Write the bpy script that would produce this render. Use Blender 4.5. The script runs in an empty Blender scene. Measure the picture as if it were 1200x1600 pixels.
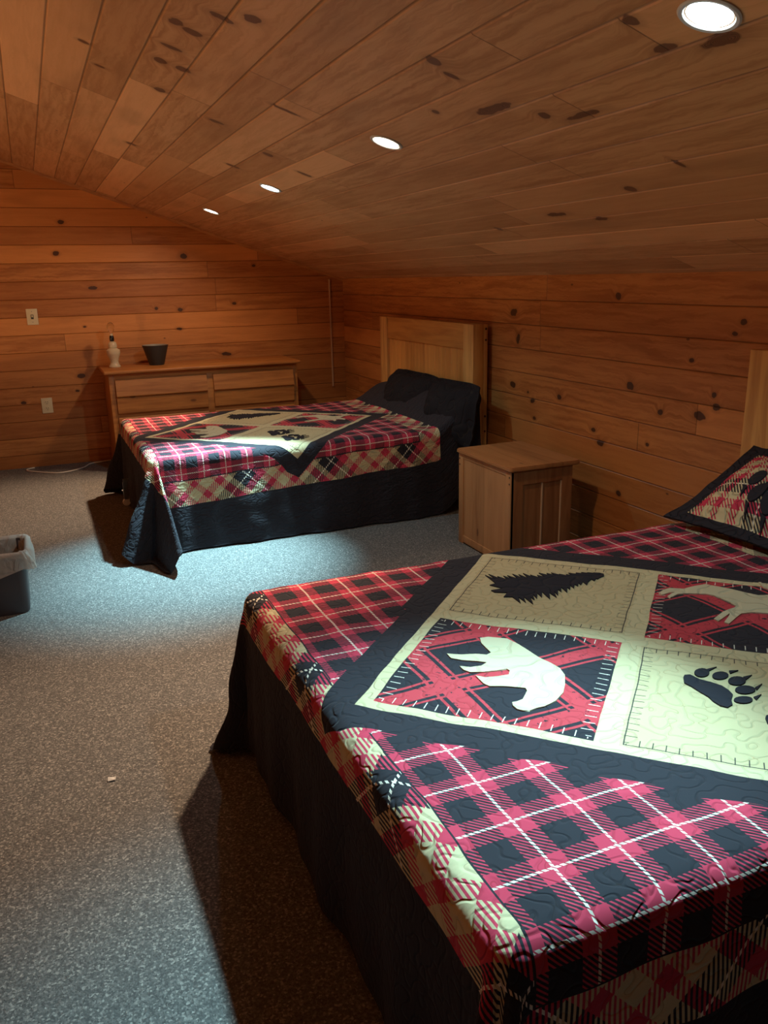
import bpy, bmesh, math, random
from mathutils import Vector, Matrix, noise
random.seed(4)
PI = math.pi
SC = bpy.context.scene
COL = SC.collection

# ------------------------------------------------------------------ camera
RIGHT = Vector((0.9205619, -0.3900333, -0.0209700))
UP = Vector((0.1264298, 0.2467444, 0.9607979))
FWD = Vector((0.3695689, 0.8871253, -0.2764554))
cam = bpy.data.cameras.new('camera')
cam.sensor_fit = 'VERTICAL'
cam.sensor_height = 32.0
cam.lens = 1277.3 / 1600.0 * 32.0
cam.clip_start = 0.05
camo = bpy.data.objects.new('camera', cam)
COL.objects.link(camo)
m = Matrix((RIGHT, UP, -FWD)).transposed().to_4x4()
m.translation = Vector((0, 0, 1.5))
camo.matrix_world = m
SC.camera = camo

# ------------------------------------------------------------------ world + exposure
w = bpy.data.worlds.new('world'); SC.world = w
w.use_nodes = True
w.node_tree.nodes['Background'].inputs[0].default_value = (0.03, 0.025, 0.02, 1)
w.node_tree.nodes['Background'].inputs[1].default_value = 0.3
SC.view_settings.view_transform = 'Standard'
SC.view_settings.look = 'None'
SC.view_settings.gamma = 1
SC.view_settings.use_curve_mapping = False
SC.view_settings.exposure = 0.0

# room numbers (metres)
XW, YF, KH, SL = 2.74, 7.46, 1.49, 0.34       # right wall, far wall, knee wall height, roof slope
XR = -0.62                                     # ridge
XL = XR - (XW - XR)                            # left wall
YB = -2.2                                      # back wall
def ceil_z(x):
    return KH + SL * (XW - x) if x > XR else KH + SL * (x - XL)

# lamp table: (x, y, colour, watts)
COOL = (0.46, 0.88, 1.0)
WARM = (1.0, 0.68, 0.42)
COOL_W, WARM_W, FAR_W = 250.0, 200.0, 230.0      # beam power
SPILL = 0.13                                   # share of the wide spill around each beam
FILL_GLOBE_W = 115.0                                 # power of the added, unseen warm fill globe
AIM = [(.56, 1.14), (.30, 2.75), (.70, 4.32), (.05, 6.0)]   # where each adjustable lamp points on the floor
LAMPS = [(1.30, 1.41, COOL, COOL_W, 'ceil_cool'), (1.30, 3.02, WARM, WARM_W, 'ceil_warm'),
         (1.30, 4.63, COOL, COOL_W * 3.7, 'ceil_cool'), (1.30, 6.22, WARM, FAR_W, 'ceil_warm')]

# ------------------------------------------------------------------ shader expression helper
class NT:
    def __init__(s, name):
        s.m = bpy.data.materials.new(name); s.m.use_nodes = True
        s.t = s.m.node_tree; s.n = s.t.nodes; s.l = s.t.links
        s.b = s.n['Principled BSDF']
    def node(s, ty, **k):
        n = s.n.new(ty)
        for a, v in k.items(): setattr(n, a, v)
        return n
    def put(s, sock, v):
        if isinstance(v, E): s.l.new(v.s, sock)
        elif v is not None: sock.default_value = v
    def math(s, op, *a, clamp=False):
        n = s.node('ShaderNodeMath', operation=op, use_clamp=clamp)
        for i, v in enumerate(a): s.put(n.inputs[i], v)
        return E(s, n.outputs[0])
    def vmath(s, op, *a, out=0):
        n = s.node('ShaderNodeVectorMath', operation=op)
        for i, v in enumerate(a): s.put(n.inputs[i], v)
        return E(s, n.outputs[out])
    def objco(s):
        return E(s, s.node('ShaderNodeTexCoord').outputs['Object'])
    def uv(s):
        return E(s, s.node('ShaderNodeTexCoord').outputs['UV'])
    def sep(s, v):
        n = s.node('ShaderNodeSeparateXYZ'); s.put(n.inputs[0], v)
        return [E(s, o) for o in n.outputs]
    def comb(s, x, y, z=0.0):
        n = s.node('ShaderNodeCombineXYZ')
        for i, v in enumerate((x, y, z)): s.put(n.inputs[i], v)
        return E(s, n.outputs[0])
    def noise(s, v, scale, detail=2.0, rough=0.5, dist=0.0, color=False):
        n = s.node('ShaderNodeTexNoise')
        s.put(n.inputs['Vector'], v); n.inputs['Scale'].default_value = scale
        n.inputs['Detail'].default_value = detail; n.inputs['Roughness'].default_value = rough
        n.inputs['Distortion'].default_value = dist
        return E(s, n.outputs['Color' if color else 'Fac'])
    def white(s, v):
        n = s.node('ShaderNodeTexWhiteNoise', noise_dimensions='3D'); s.put(n.inputs['Vector'], v)
        return E(s, n.outputs['Value'])
    def voronoi(s, v, scale, out='Distance', rand=1.0):
        n = s.node('ShaderNodeTexVoronoi'); s.put(n.inputs['Vector'], v)
        n.inputs['Scale'].default_value = scale; n.inputs['Randomness'].default_value = rand
        return E(s, n.outputs[out])
    def mix(s, f, a, b, mode='MIX'):
        n = s.node('ShaderNodeMix', data_type='RGBA', blend_type=mode)
        s.put(n.inputs['Factor'], f)
        for i, v in ((6, a), (7, b)):
            if isinstance(v, tuple) and len(v) == 3: v = (*v, 1)
            s.put(n.inputs[i], v)
        return E(s, n.outputs[2])
    def ramp(s, f, stops, interp='CONSTANT'):
        n = s.node('ShaderNodeValToRGB'); cr = n.color_ramp; cr.interpolation = interp
        while len(cr.elements) > 1: cr.elements.remove(cr.elements[-1])
        cr.elements[0].position = stops[0][0]; cr.elements[0].color = (*stops[0][1], 1)
        for p, c in stops[1:]:
            e = cr.elements.new(p); e.color = (*c, 1)
        s.put(n.inputs[0], f)
        return E(s, n.outputs[0])
    def sstep(s, v, a, b):
        n = s.node('ShaderNodeMapRange', interpolation_type='SMOOTHSTEP')
        s.put(n.inputs[0], v)
        n.inputs[1].default_value = a; n.inputs[2].default_value = b
        n.inputs[3].default_value = 0; n.inputs[4].default_value = 1
        return E(s, n.outputs[0])
    def bump(s, h, dist, strength=1.0, prev=None):
        n = s.node('ShaderNodeBump'); n.inputs['Strength'].default_value = strength
        n.inputs['Distance'].default_value = dist
        s.put(n.inputs['Height'], h)
        if prev is not None: s.put(n.inputs['Normal'], prev)
        return E(s, n.outputs[0])
    def out(s, color=None, rough=None, normal=None, spec=None, **k):
        if color is not None:
            s.put(s.b.inputs['Base Color'], (*color, 1) if isinstance(color, tuple) else color)
        s.put(s.b.inputs['Roughness'], rough)
        if normal is not None: s.put(s.b.inputs['Normal'], normal)
        if spec is not None: s.b.inputs['Specular IOR Level'].default_value = spec
        for a, v in k.items(): s.b.inputs[a.replace('_', ' ')].default_value = v
        return s.m
class E:
    def __init__(s, nt, sock): s.nt = nt; s.s = sock
    def __add__(s, o): return s.nt.math('ADD', s, o)
    __radd__ = __add__
    def __sub__(s, o): return s.nt.math('SUBTRACT', s, o)
    def __rsub__(s, o): return s.nt.math('SUBTRACT', o, s)
    def __mul__(s, o): return s.nt.math('MULTIPLY', s, o)
    __rmul__ = __mul__
    def __truediv__(s, o): return s.nt.math('DIVIDE', s, o)
    def abs(s): return s.nt.math('ABSOLUTE', s)
    def frac(s): return s.nt.math('FRACT', s)
    def floor(s): return s.nt.math('FLOOR', s)
    def lt(s, o): return s.nt.math('LESS_THAN', s, o)
    def gt(s, o): return s.nt.math('GREATER_THAN', s, o)
    def max(s, o): return s.nt.math('MAXIMUM', s, o)
    def min(s, o): return s.nt.math('MINIMUM', s, o)

# ------------------------------------------------------------------ wood
def plank_mat(name, along, across, h, off, knots, base, dark, knot_r=(0.028, 0.02), rlen=2.6, rough=0.42,
              autoknots=0.0, edge=0.35, contrast=1.0, kcol=((0.07, 0.026, 0.012), (0.035, 0.012, 0.007))):
    """boards running along one world axis: per-board tone, grain, butt joints and knots"""
    t = NT(name)
    c = t.objco(); xyz = t.sep(c)
    a, b = xyz[along], xyz[across]
    row = ((b - off) / h).floor()
    rnd = t.white(t.comb(row, 3.7, 1.3))
    sa = a + rnd * 9.0
    seg = (sa / rlen).floor()
    tone = t.white(t.comb(row, seg, 5.1))
    tone2 = t.white(t.comb(row, seg, 9.1))
    fr = ((b - off) / h).frac()
    dedge = (0.5 - (fr - 0.5).abs()) * h
    fs = (sa / rlen).frac()
    djoint = (0.5 - (fs - 0.5).abs()) * rlen
    # knots: ellipses at the listed spots
    kd = None
    P = t.comb(a, b, 0.0)
    wob = t.noise(c, 22.0, 2.0)
    for i, k in enumerate(knots):
        ka, kb = k[0], k[1]
        ra, rb = (k[2], k[3]) if len(k) > 3 else (knot_r[0] * (0.6 + 0.7 * ((i * 37) % 10) / 10), knot_r[1] * (0.6 + 0.6 * ((i * 53) % 10) / 10))
        d = t.vmath('SUBTRACT', P, (ka, kb, 0.0))
        d = t.vmath('MULTIPLY', d, (1 / ra, 1 / rb, 0.0))
        L = t.vmath('LENGTH', d, out=1)
        kd = L if kd is None else kd.min(L)
    kd = kd + (wob - 0.5) * 1.1
    # small random pin knots
    vv = t.comb(a * 0.8 + rnd * 3.0, b * 1.5, row * 0.37)
    pin = t.voronoi(vv, 3.1)
    pk = t.sstep(pin, 0.035 + autoknots, 0.02)
    near = t.sstep(kd, 3.6, 0.6) if kd is not None else pk
    # grain, bending around knots
    gv = t.comb(a * 1.1 + tone * 11.0, b * 16.0 + near * 0.5 + wob * 0.35, row * 0.7)
    g = t.noise(gv, 2.4, 4.0, 0.62, 0.6)
    fine = t.noise(t.comb(a * 5.0, b * 210.0, row), 1.0, 2.0, 0.5)
    big = t.noise(t.comb(a * 1.2, b * 4.0, tone * 7.0), 1.3, 2.0, 0.5)
    col = t.mix(t.sstep(g, 0.36, 0.70), base, dark)
    lt = tuple(min(1, x * 1.38) for x in base); dk = tuple(x * 0.60 for x in dark)
    col = t.mix(t.sstep(tone, 0.45, 1.0) * (0.75 * contrast), col, lt)
    col = t.mix(t.sstep(tone2, 0.35, 1.0) * (0.55 * contrast), col, dark)
    col = t.mix(t.sstep(big, 0.5, 0.78) * 0.45, col, dk)
    col = t.mix(fine * 0.22, col, dark)
    col = t.mix(pk * 0.75, col, (0.045, 0.014, 0.006))
    if kd is not None:
        col = t.mix(t.sstep(kd, 2.3, 0.9) * 0.38, col, dk)
        ring = t.sstep(kd + wob * 0.3, 1.25, 1.02)
        kc = t.mix(t.sstep((kd * 9.0).frac(), 0.3, 0.7), kcol[0], kcol[1])
        col = t.mix(ring * 0.92, col, kc)
    groove = t.sstep(dedge, 0.0035, 0.0015).max(t.sstep(djoint, 0.003, 0.0015))
    col = t.mix(groove * 0.5, col, (0.035, 0.012, 0.005))
    hb = t.sstep(djoint, 0.0, 0.004) + g * 0.12 + t.noise(c, 3.0) * 0.5
    nrm = t.bump(hb, 0.003, 0.6)
    return t.out(col, g * 0.18 + (rough - 0.06), nrm, 0.42)

def furn_mat(name, axis, base, dark, scale=1.0, board=0.0, boff=0.0, bax=0, rough=0.4, knots=True):
    t = NT(name)
    c = t.objco(); xyz = t.sep(c)
    a = xyz[axis]; o = [xyz[i] for i in range(3) if i != axis]
    gv = t.comb(a * 1.3, o[0] * 15.0, o[1] * 15.0)
    tone = None
    if board:
        row = ((xyz[bax] - boff) / board).floor()
        tone = t.white(t.comb(row, 2.2, 4.4))
        gv = t.comb(a * 1.3 + tone * 8.0, o[0] * 15.0, o[1] * 15.0)
    g = t.noise(gv, 1.6 * scale, 4.0, 0.6, 0.5)
    f = t.noise(t.comb(a * 6.0, o[0] * 160.0, o[1] * 160.0), 1.0, 2.0)
    col = t.mix(t.sstep(g, 0.35, 0.72), base, dark)
    col = t.mix(f * 0.2, col, dark)
    if tone is not None:
        col = t.mix(tone * 0.55, col, tuple(min(1, x * 1.4) for x in base))
    if knots:
        kn = t.voronoi(t.comb(a * 0.7, o[0] * 1.5, o[1] * 1.5), 3.3)
        col = t.mix(t.sstep(kn, 0.07, 0.04) * 0.8, col, (0.06, 0.02, 0.01))
        col = t.mix(t.sstep(kn, 0.2, 0.06) * 0.3, col, dark)
    nrm = t.bump(g, 0.002, 0.25)
    return t.out(col, g * 0.2 + (rough - 0.05), nrm, 0.45)

PINE = (0.56, 0.235, 0.068); PINE_D = (0.34, 0.115, 0.028)
KN_R = [(4.435, 1.273, .036, .024), (3.453, 1.38, .022, .018), (4.431, 0.836, .03, .02), (4.255, 0.806, .014, .009), (4.203, 0.76, .024, .014),
        (3.926, 0.817, .024, .016), (4.177, 0.658, .016, .011), (3.603, 0.678, .022, .014), (3.532, 0.618, .03, .015),
        (3.169, 0.673, .012, .009), (3.318, 0.946, .026, .02), (3.092, 0.847, .018, .014), (2.84, 0.866, .034, .02),
        (2.758, 0.967, .014, .013), (2.74, 0.918, .02, .016), (2.635, 1.287, .018, .014), (2.675, 1.237, .014, .008),
        (2.914, 1.107, .013, .01), (3.363, 0.379, .018, .014), (4.381, 1.119, .02, .03), (6.5, 1.02, .03, .03)]
KN_F = [(0.333, 1.98, .024, .016), (0.265, 1.738, .022, .017), (1.287, 1.708, .03, .022), (0.52, 1.461, .038, .014), (1.225, 1.261, .022, .016),
        (0.351, 0.745, .034, .020), (1.20, 1.10, .03, .012), (0.30, 0.62, .016, .009), (-0.13, 0.55, .02, .012), (0.42, 1.15, .014, .008),
        (1.02, 1.28, .014, .012), (1.6, 0.86, .04, .016), (1.7, 1.3, .02, .014), (1.9, 1.62, .02, .012)]
KN_C = [(3.384, 0.299), (2.779, 0.517), (2.799, 0.567), (3.026, 0.546), (3.223, 0.533), (3.207, 0.606), (2.578, 0.607),
        (2.485, 0.674), (3.164, 0.966, .012, .045), (3.722, 0.827), (3.614, 0.368), (2.188, 1.085, .022, .022), (2.223, 1.155, .012, .024),
        (2.527, 1.257, .014, .014), (2.302, 1.334, .09, .018), (2.179, 1.431, .02, .02), (2.06, 1.48, .07, .012),
        (1.566, 1.234, .02, .018), (1.584, 1.345, .03, .014), (1.455, 1.383, .05, .02), (2.052, 1.818, .01, .03), (2.392, 1.923, .025, .02),
        (2.983, 2.035, .06, .018), (3.557, 2.105, .02, .02), (2.801, 2.12, .03, .015), (4.892, 0.62), (4.457, 1.063), (3.591, 0.585),
        (3.924, 1.103), (4.019, 1.298)]
M_rwall = plank_mat('pine_wall_boards_right', 1, 2, 0.1445, KH - 3 * 0.1445 * 4 + 0.0045, KN_R, PINE, PINE_D)
M_fwall = plank_mat('pine_wall_boards_far', 0, 2, 0.1415, -0.035, KN_F, PINE, PINE_D)
M_ceil = plank_mat('pine_ceiling_boards', 1, 0, 0.148, 0.030, KN_C, (0.64, 0.36, 0.175), (0.43, 0.21, 0.085), knot_r=(0.026, 0.030),
                   rlen=1.9, rough=0.5, contrast=0.95, kcol=((0.20, 0.085, 0.038), (0.085, 0.034, 0.017)))
M_owall = plank_mat('pine_wall_boards', 1, 2, 0.1445, 0.0, [(0, 0.6)], PINE, PINE_D)
M_post = furn_mat('pine_frame_upright', 2, (0.72, 0.41, 0.13), (0.50, 0.24, 0.07))
M_rail = furn_mat('pine_frame_rail', 1, (0.64, 0.32, 0.085), (0.46, 0.20, 0.05), knots=False)
M_hbp = furn_mat('pine_headboard_boards', 2, (0.62, 0.31, 0.085), (0.42, 0.18, 0.045), board=0.085, bax=1)
M_dtop = furn_mat('pine_dresser_boards', 0, (0.58, 0.235, 0.060), (0.36, 0.125, 0.028))
M_dup = furn_mat('pine_dresser_upright', 2, (0.48, 0.19, 0.05), (0.31, 0.11, 0.026))
M_ns = furn_mat('pine_cabinet_upright', 2, (0.44, 0.225, 0.095), (0.31, 0.14, 0.052), board=0.13, bax=1)
M_nsd = furn_mat('pine_cabinet_door', 2, (0.34, 0.145, 0.055), (0.23, 0.085, 0.03))
M_nst = furn_mat('pine_cabinet_top', 1, (0.36, 0.16, 0.058), (0.24, 0.095, 0.033), board=0.11, bax=0)

def plain(name, col, rough=0.5, metal=0.0, **k):
    t = NT(name); t.b.inputs['Metallic'].default_value = metal
    nz = t.noise(t.objco(), 40.0)
    c = t.mix(nz * 0.25, col, tuple(x * 0.8 for x in col))
    return t.out(c, rough, None, **k)
M_ivory = plain('ivory_plate_plastic', (0.72, 0.62, 0.40), 0.35)
M_slot = plain('dark_slot', (0.04, 0.03, 0.02), 0.5)
M_ceramic = plain('cream_glazed_ceramic', (0.70, 0.58, 0.38), 0.15)
M_blackp = plain('black_plastic', (0.01, 0.009, 0.008), 0.25)
M_bucket = plain('charcoal_bucket', (0.035, 0.036, 0.034), 0.5)
M_bucket_in = plain('grey_bucket_lining', (0.36, 0.33, 0.27), 0.5)
M_metal = plain('white_lamp_trim', (0.62, 0.66, 0.66), 0.35)
M_steel = plain('steel', (0.3, 0.28, 0.26), 0.35, 0.9)
M_bin = plain('brown_grey_bin_plastic', (0.075, 0.062, 0.068), 0.45)
M_cord = plain('white_cord', (0.75, 0.68, 0.58), 0.4)
M_peg = plain('dark_wood_peg', (0.06, 0.025, 0.012), 0.5)
M_paper = plain('white_paper', (0.8, 0.78, 0.74), 0.8)
M_trim = plain('pale_pine_bead', (0.62, 0.40, 0.24), 0.45)
M_matt = plain('white_ticking', (0.6, 0.58, 0.55), 0.9)

def glass_mat():
    t = NT('clear_bulb_glass')
    return t.out((0.9, 0.9, 0.88), 0.03, None, Transmission_Weight=1.0, IOR=1.3)
M_glass = glass_mat()
def liner_mat():
    t = NT('translucent_bag_plastic')
    c = t.objco()
    n = t.noise(c, 14.0, 3.0, 0.6, 1.0)
    nb = t.bump(n, 0.02, 0.8)
    t.out((0.78, 0.74, 0.68), 0.28, nb, Transmission_Weight=0.0)
    tr = t.node('ShaderNodeBsdfTransparent'); tl = t.node('ShaderNodeBsdfTranslucent')
    tl.inputs[0].default_value = (0.8, 0.77, 0.7, 1)
    m1 = t.node('ShaderNodeMixShader'); m1.inputs[0].default_value = 0.35
    t.l.new(t.b.outputs[0], m1.inputs[1]); t.l.new(tl.outputs[0], m1.inputs[2])
    m2 = t.node('ShaderNodeMixShader'); t.put(m2.inputs[0], n * 0.35 + 0.16)
    t.l.new(m1.outputs[0], m2.inputs[1]); t.l.new(tr.outputs[0], m2.inputs[2])
    t.l.new(m2.outputs[0], t.n['Material Output'].inputs[0])
    return t.m
M_liner = liner_mat()
def emit(name, col, s):
    t = NT(name)
    t.b.inputs['Emission Color'].default_value = (*col, 1); t.b.inputs['Emission Strength'].default_value = s
    return t.out((0.8, 0.8, 0.8), 0.4)
M_lens_cool = emit('cool_white_lamp_lens', (0.80, 0.97, 1.0), 14)
M_lens_warm = emit('warm_white_lamp_lens', (1.0, 0.86, 0.66), 14)

def carpet_mat():
    t = NT('grey_speckled_loop_carpet')
    c = t.objco()
    v = t.voronoi(c, 200.0, 'Color')
    vx = t.sep(v)[0]
    n = t.noise(c, 120.0, 3.0, 0.7)
    n2 = t.noise(c, 3.0, 2.0)
    col = t.ramp(vx, [(0, (0.12, 0.117, 0.116)), (0.45, (0.19, 0.185, 0.18)), (0.8, (0.28, 0.268, 0.255)), (0.95, (0.48, 0.455, 0.42))], 'LINEAR')
    col = t.mix(t.sstep(n, 0.35, 0.65) * 0.5, col, (0.085, 0.083, 0.082))
    col = t.mix(n2 * 0.2, col, (0.14, 0.135, 0.13))
    nb = t.bump(n + vx * 0.6, 0.006, 0.8)
    return t.out(col, 0.95, nb, 0.1)
M_carpet = carpet_mat()

# ------------------------------------------------------------------ quilt cloth
RED = (0.52, 0.045, 0.085); BLK = (0.026, 0.024, 0.031); CRM = (0.58, 0.49, 0.29); WHT = (0.80, 0.74, 0.62)
def stitch(t, uvv, scale=27.0):
    """meandering quilting line: puffed height field"""
    n = t.noise(uvv, scale, 0.0, 0.0, 0.25)
    d = (n - 0.5).abs()
    return d
def tartan(t, ta, tb, stops, hatch, hp=0.011):
    a = t.ramp(ta, stops); b = t.ramp(tb, stops)
    return t.mix((hatch / hp).frac().gt(0.5), a, b)
def quilt_mat(name, crumple, ext):
    t = NT(name)
    uv = t.uv(); u0, v0, _ = t.sep(uv)
    wn = t.noise(uv, 6.0, 1.0, 0.5, 0.0, color=True)
    wv = t.vmath('MULTIPLY_ADD', wn, (0.012, 0.012, 0.0), uv)
    u, v, _ = t.sep(wv); u = u - 0.006; v = v - 0.006
    p = (u + v) * 0.70711; q = (u - v) * 0.70711
    ap, aq = p.abs(), q.abs()
    m = ap.max(aq)
    # buffalo plaid of the inner field
    T = 0.1275
    fu = ((u + 0.555) / T + 0.5).frac(); fv = ((v + 0.511) / T + 0.5).frac()
    st = [(0.0, BLK), (0.24, RED), (0.76, BLK)]
    ru = (fu - 0.5).abs().lt(0.255); rv = (fv - 0.5).abs().lt(0.255)
    hat = (p / 0.0078).frac().lt(0.42)
    inner = t.mix((ru * rv).max(ru.max(rv) * hat), BLK, RED)
    lu = (fu - 0.5).abs().lt(0.022); lv = (fv - 0.5).abs().lt(0.022)
    inner = t.mix(lu.max(lv) * (((p / 0.0085).frac().gt(0.3)) * 0.9), inner, WHT)
    # outer band: bias plaid of red, cream and black
    T2 = 0.366
    gp = ((p + 0.11) / T2).frac(); gq = ((q + 0.03) / T2).frac()
    sb = [(0.0, BLK), (0.085, WHT), (0.105, BLK), (0.19, RED), (0.31, CRM), (0.45, RED), (0.55, CRM), (0.72, RED), (0.84, CRM), (0.93, BLK)]
    band = tartan(t, gp, gq, sb, u, 0.0105)
    # panels
    pan = t.mix(t.noise(uv, 9.0, 2.0) * 0.4, (0.55, 0.45, 0.26), (0.47, 0.35, 0.18))
    def bars(x, off):
        f = ((x - off) / 0.235).frac() - 0.5
        d = f.abs() * 0.235
        return d.lt(0.024).max(d.gt(0.035) * d.lt(0.043))
    worn = t.noise(uv, 70.0, 3.0, 0.7).gt(0.37)
    rb = bars(u + 0.0, 0.03).max(bars(v + 0.0, 0.1)) * worn
    bp = t.mix(rb, BLK, (0.50, 0.05, 0.065))
    plaidpan = (p * q).gt(0.0)
    lo, hi = 0.026, 0.525
    mn = ap.min(aq)
    inpan = mn.gt(lo) * m.lt(hi)
    # blanket stitches along each panel's edge
    e = mn.min(999.0) - lo
    ed = (mn - lo).min(hi - m)            # distance to panel edge
    nearmn = (mn - lo).lt(hi - m)
    # coordinate along the closest edge
    alongc = t.math('ADD', nearmn * ap.max(aq), (1.0 - nearmn) * ap.min(aq))
    tick = ((alongc / 0.026).frac() - 0.5).abs().lt(0.045) * ed.lt(0.032) * ed.gt(0.006)
    line = (ed - 0.008).abs().lt(0.0014)
    stc = t.mix(plaidpan, (0.02, 0.02, 0.03), WHT)
    panel = t.mix(plaidpan, pan, bp)
    panel = t.mix((tick.max(line * (1.0 - plaidpan))) * (ed.gt(0.0)) * 0.9, panel, stc)
    med = t.mix(inpan, CRM, panel)
    med = t.mix(m.gt(0.556), med, BLK)
    au, av = u.abs(), v.abs()
    r = au.max(av - ext)
    col = t.mix(r.gt(0.80), inner, band)
    scal = t.math('SINE', q * 17.0).abs() * p.lt(0.0) * 0.016
    edge = (m + scal).lt(0.655)
    col = t.mix(edge * 1.0, col, med)
    seam = (r - 0.80).abs().lt(0.002) * m.gt(0.655)
    col = t.mix(seam, col, BLK)
    col = t.mix(r.gt(0.945), col, BLK)
    # quilting
    d = stitch(t, uv)
    thread = t.sstep(d, 0.011, 0.004)
    col = t.mix(thread * 0.45, col, (0.45, 0.36, 0.25), 'MULTIPLY')
    fine = t.noise(uv, 700.0, 1.0)
    h = t.sstep(d, 0.0, 0.09) + fine * 0.03
    side = t.noise(t.comb(u0 * 14.0, v0 * 38.0, 0.0), 1.0, 2.0, 0.6, 0.8)
    h2 = side * r.gt(0.80)
    nb = t.bump(h, 0.003, 0.7)
    nb = t.bump(h2, crumple, 0.8, nb)
    return t.out(col, 0.88, nb, 0.15, Sheen_Weight=0.04)
M_quilt = quilt_mat('patchwork_lodge_quilt', 0.004, 0.06)
M_quilt_far = quilt_mat('crumpled_patchwork_lodge_quilt', 0.018, 0.005)
def cloth(name, col, sc=17.0, dist=0.008, col2=None):
    t = NT(name)
    c = t.objco()
    d = stitch(t, c, sc)
    cc = t.mix(t.sstep(d, 0.008, 0.003) * 0.25, col, (0.10, 0.07, 0.04))
    cc = t.mix(t.noise(c, 9.0, 2.0) * 0.2, cc, col2 or tuple(x * 0.8 for x in col))
    nb = t.bump(t.sstep(d, 0.0, 0.09), dist * 0.6, 0.7)
    return t.out(cc, 0.9, nb, 0.12)
M_applc = cloth('cream_applique_cloth', (0.58, 0.50, 0.33))
M_applk = cloth('black_applique_cloth', BLK)
M_blkpil = cloth('black_quilted_cotton', (0.018, 0.016, 0.019), 12.0, 0.012)
def sham_mat():
    t = NT('bias_plaid_sham')
    uv = t.uv(); u, v, _ = t.sep(uv)
    T2 = 0.30
    gp = ((u + 0.05) / T2).frac(); gq = ((v + 0.08) / T2).frac()
    sb = [(0.0, BLK), (0.085, WHT), (0.105, BLK), (0.19, RED), (0.31, CRM), (0.45, RED), (0.55, CRM), (0.72, RED), (0.84, CRM), (0.93, BLK)]
    col = tartan(t, gp, gq, sb, (u + v) * 0.7071, 0.0105)
    fl = (u.abs() - 0.31).max(v.abs() - 0.205).gt(0.0)
    col = t.mix(fl, col, BLK)
    d = stitch(t, uv)
    nb = t.bump(t.sstep(d, 0.0, 0.09), 0.008, 0.8)
    return t.out(col, 0.9, nb, 0.12)
M_sham = sham_mat()

# ------------------------------------------------------------------ mesh helpers
def link(name, bm, mat, parent=None, loc=None, smooth=False, sharp=40):
    me = bpy.data.meshes.new(name)
    bmesh.ops.recalc_face_normals(bm, faces=bm.faces[:])
    if smooth:
        for f in bm.faces: f.smooth = True
        lim = math.radians(sharp)
        for e in bm.edges:
            if len(e.link_faces) == 2 and e.calc_face_angle(0) > lim: e.smooth = False
    bm.to_mesh(me); bm.free()
    o = bpy.data.objects.new(name, me)
    me.materials.append(mat)
    COL.objects.link(o)
    if parent: o.parent = parent
    if loc is not None: o.location = loc
    return o
def tag(o, label=None, cat=None, group=None, kind=None):
    if label: o['label'] = label
    if cat: o['category'] = cat
    if group: o['group'] = group
    if kind: o['kind'] = kind
    return o
def thing(name, label, cat, loc=(0, 0, 0), rz=0, group=None):
    o = bpy.data.objects.new(name, None); COL.objects.link(o)
    o.location = loc; o.rotation_euler = (0, 0, rz); o.empty_display_size = 0.1
    return tag(o, label, cat, group)
def box(bm, x0, x1, y0, y1, z0, z1, bev=0.0, seg=2):
    vs = [bm.verts.new((x, y, z)) for x in (x0, x1) for y in (y0, y1) for z in (z0, z1)]
    fs = [(0, 1, 3, 2), (4, 6, 7, 5), (0, 4, 5, 1), (2, 3, 7, 6), (0, 2, 6, 4), (1, 5, 7, 3)]
    F = [bm.faces.new([vs[i] for i in f]) for f in fs]
    if bev:
        es = list({e for f in F for e in f.edges})
        bmesh.ops.bevel(bm, geom=es, offset=bev, segments=seg, profile=0.6, affect='EDGES')
def boxo(name, mat, parent, x0, x1, y0, y1, z0, z1, bev=0.004):
    bm = bmesh.new(); box(bm, x0, x1, y0, y1, z0, z1, bev)
    return link(name, bm, mat, parent, smooth=True)
def lathe(bm, prof, cx=0, cy=0, n=40, M=None):
    rings = []
    for r, z in prof:
        rings.append([bm.verts.new((cx + r * math.cos(2 * PI * k / n), cy + r * math.sin(2 * PI * k / n), z)) for k in range(n)] if r > 1e-6
                     else [bm.verts.new((cx, cy, z))])
    for a, b in zip(rings, rings[1:]):
        for k in range(n):
            k2 = (k + 1) % n
            if len(a) == 1: bm.faces.new((a[0], b[k], b[k2]))
            elif len(b) == 1: bm.faces.new((a[k], a[k2], b[0]))
            else: bm.faces.new((a[k], a[k2], b[k2], b[k]))
    if M: bmesh.ops.transform(bm, matrix=M, verts=[v for r in rings for v in r])
def tube(bm, pts, r, n=8):
    pts = [Vector(p) for p in pts]; rings = []
    for i, p in enumerate(pts):
        d = (pts[min(i + 1, len(pts) - 1)] - pts[max(i - 1, 0)]).normalized()
        a = d.orthogonal().normalized() if i == 0 else (rings_a - d * rings_a.dot(d)).normalized()
        rings_a = a; b = d.cross(a)
        rings.append([bm.verts.new(p + (a * math.cos(2 * PI * k / n) + b * math.sin(2 * PI * k / n)) * r) for k in range(n)])
    for A, B in zip(rings, rings[1:]):
        for k in range(n): bm.faces.new((A[k], A[(k + 1) % n], B[(k + 1) % n], B[k]))
    bm.faces.new(rings[0][::-1]); bm.faces.new(rings[-1])

# ------------------------------------------------------------------ room shell
bm = bmesh.new()
box(bm, XL - .1, XW + .1, YB - .1, YF + .1, -.1, 0)
tag(link('floor', bm, M_carpet), kind='structure')

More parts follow.
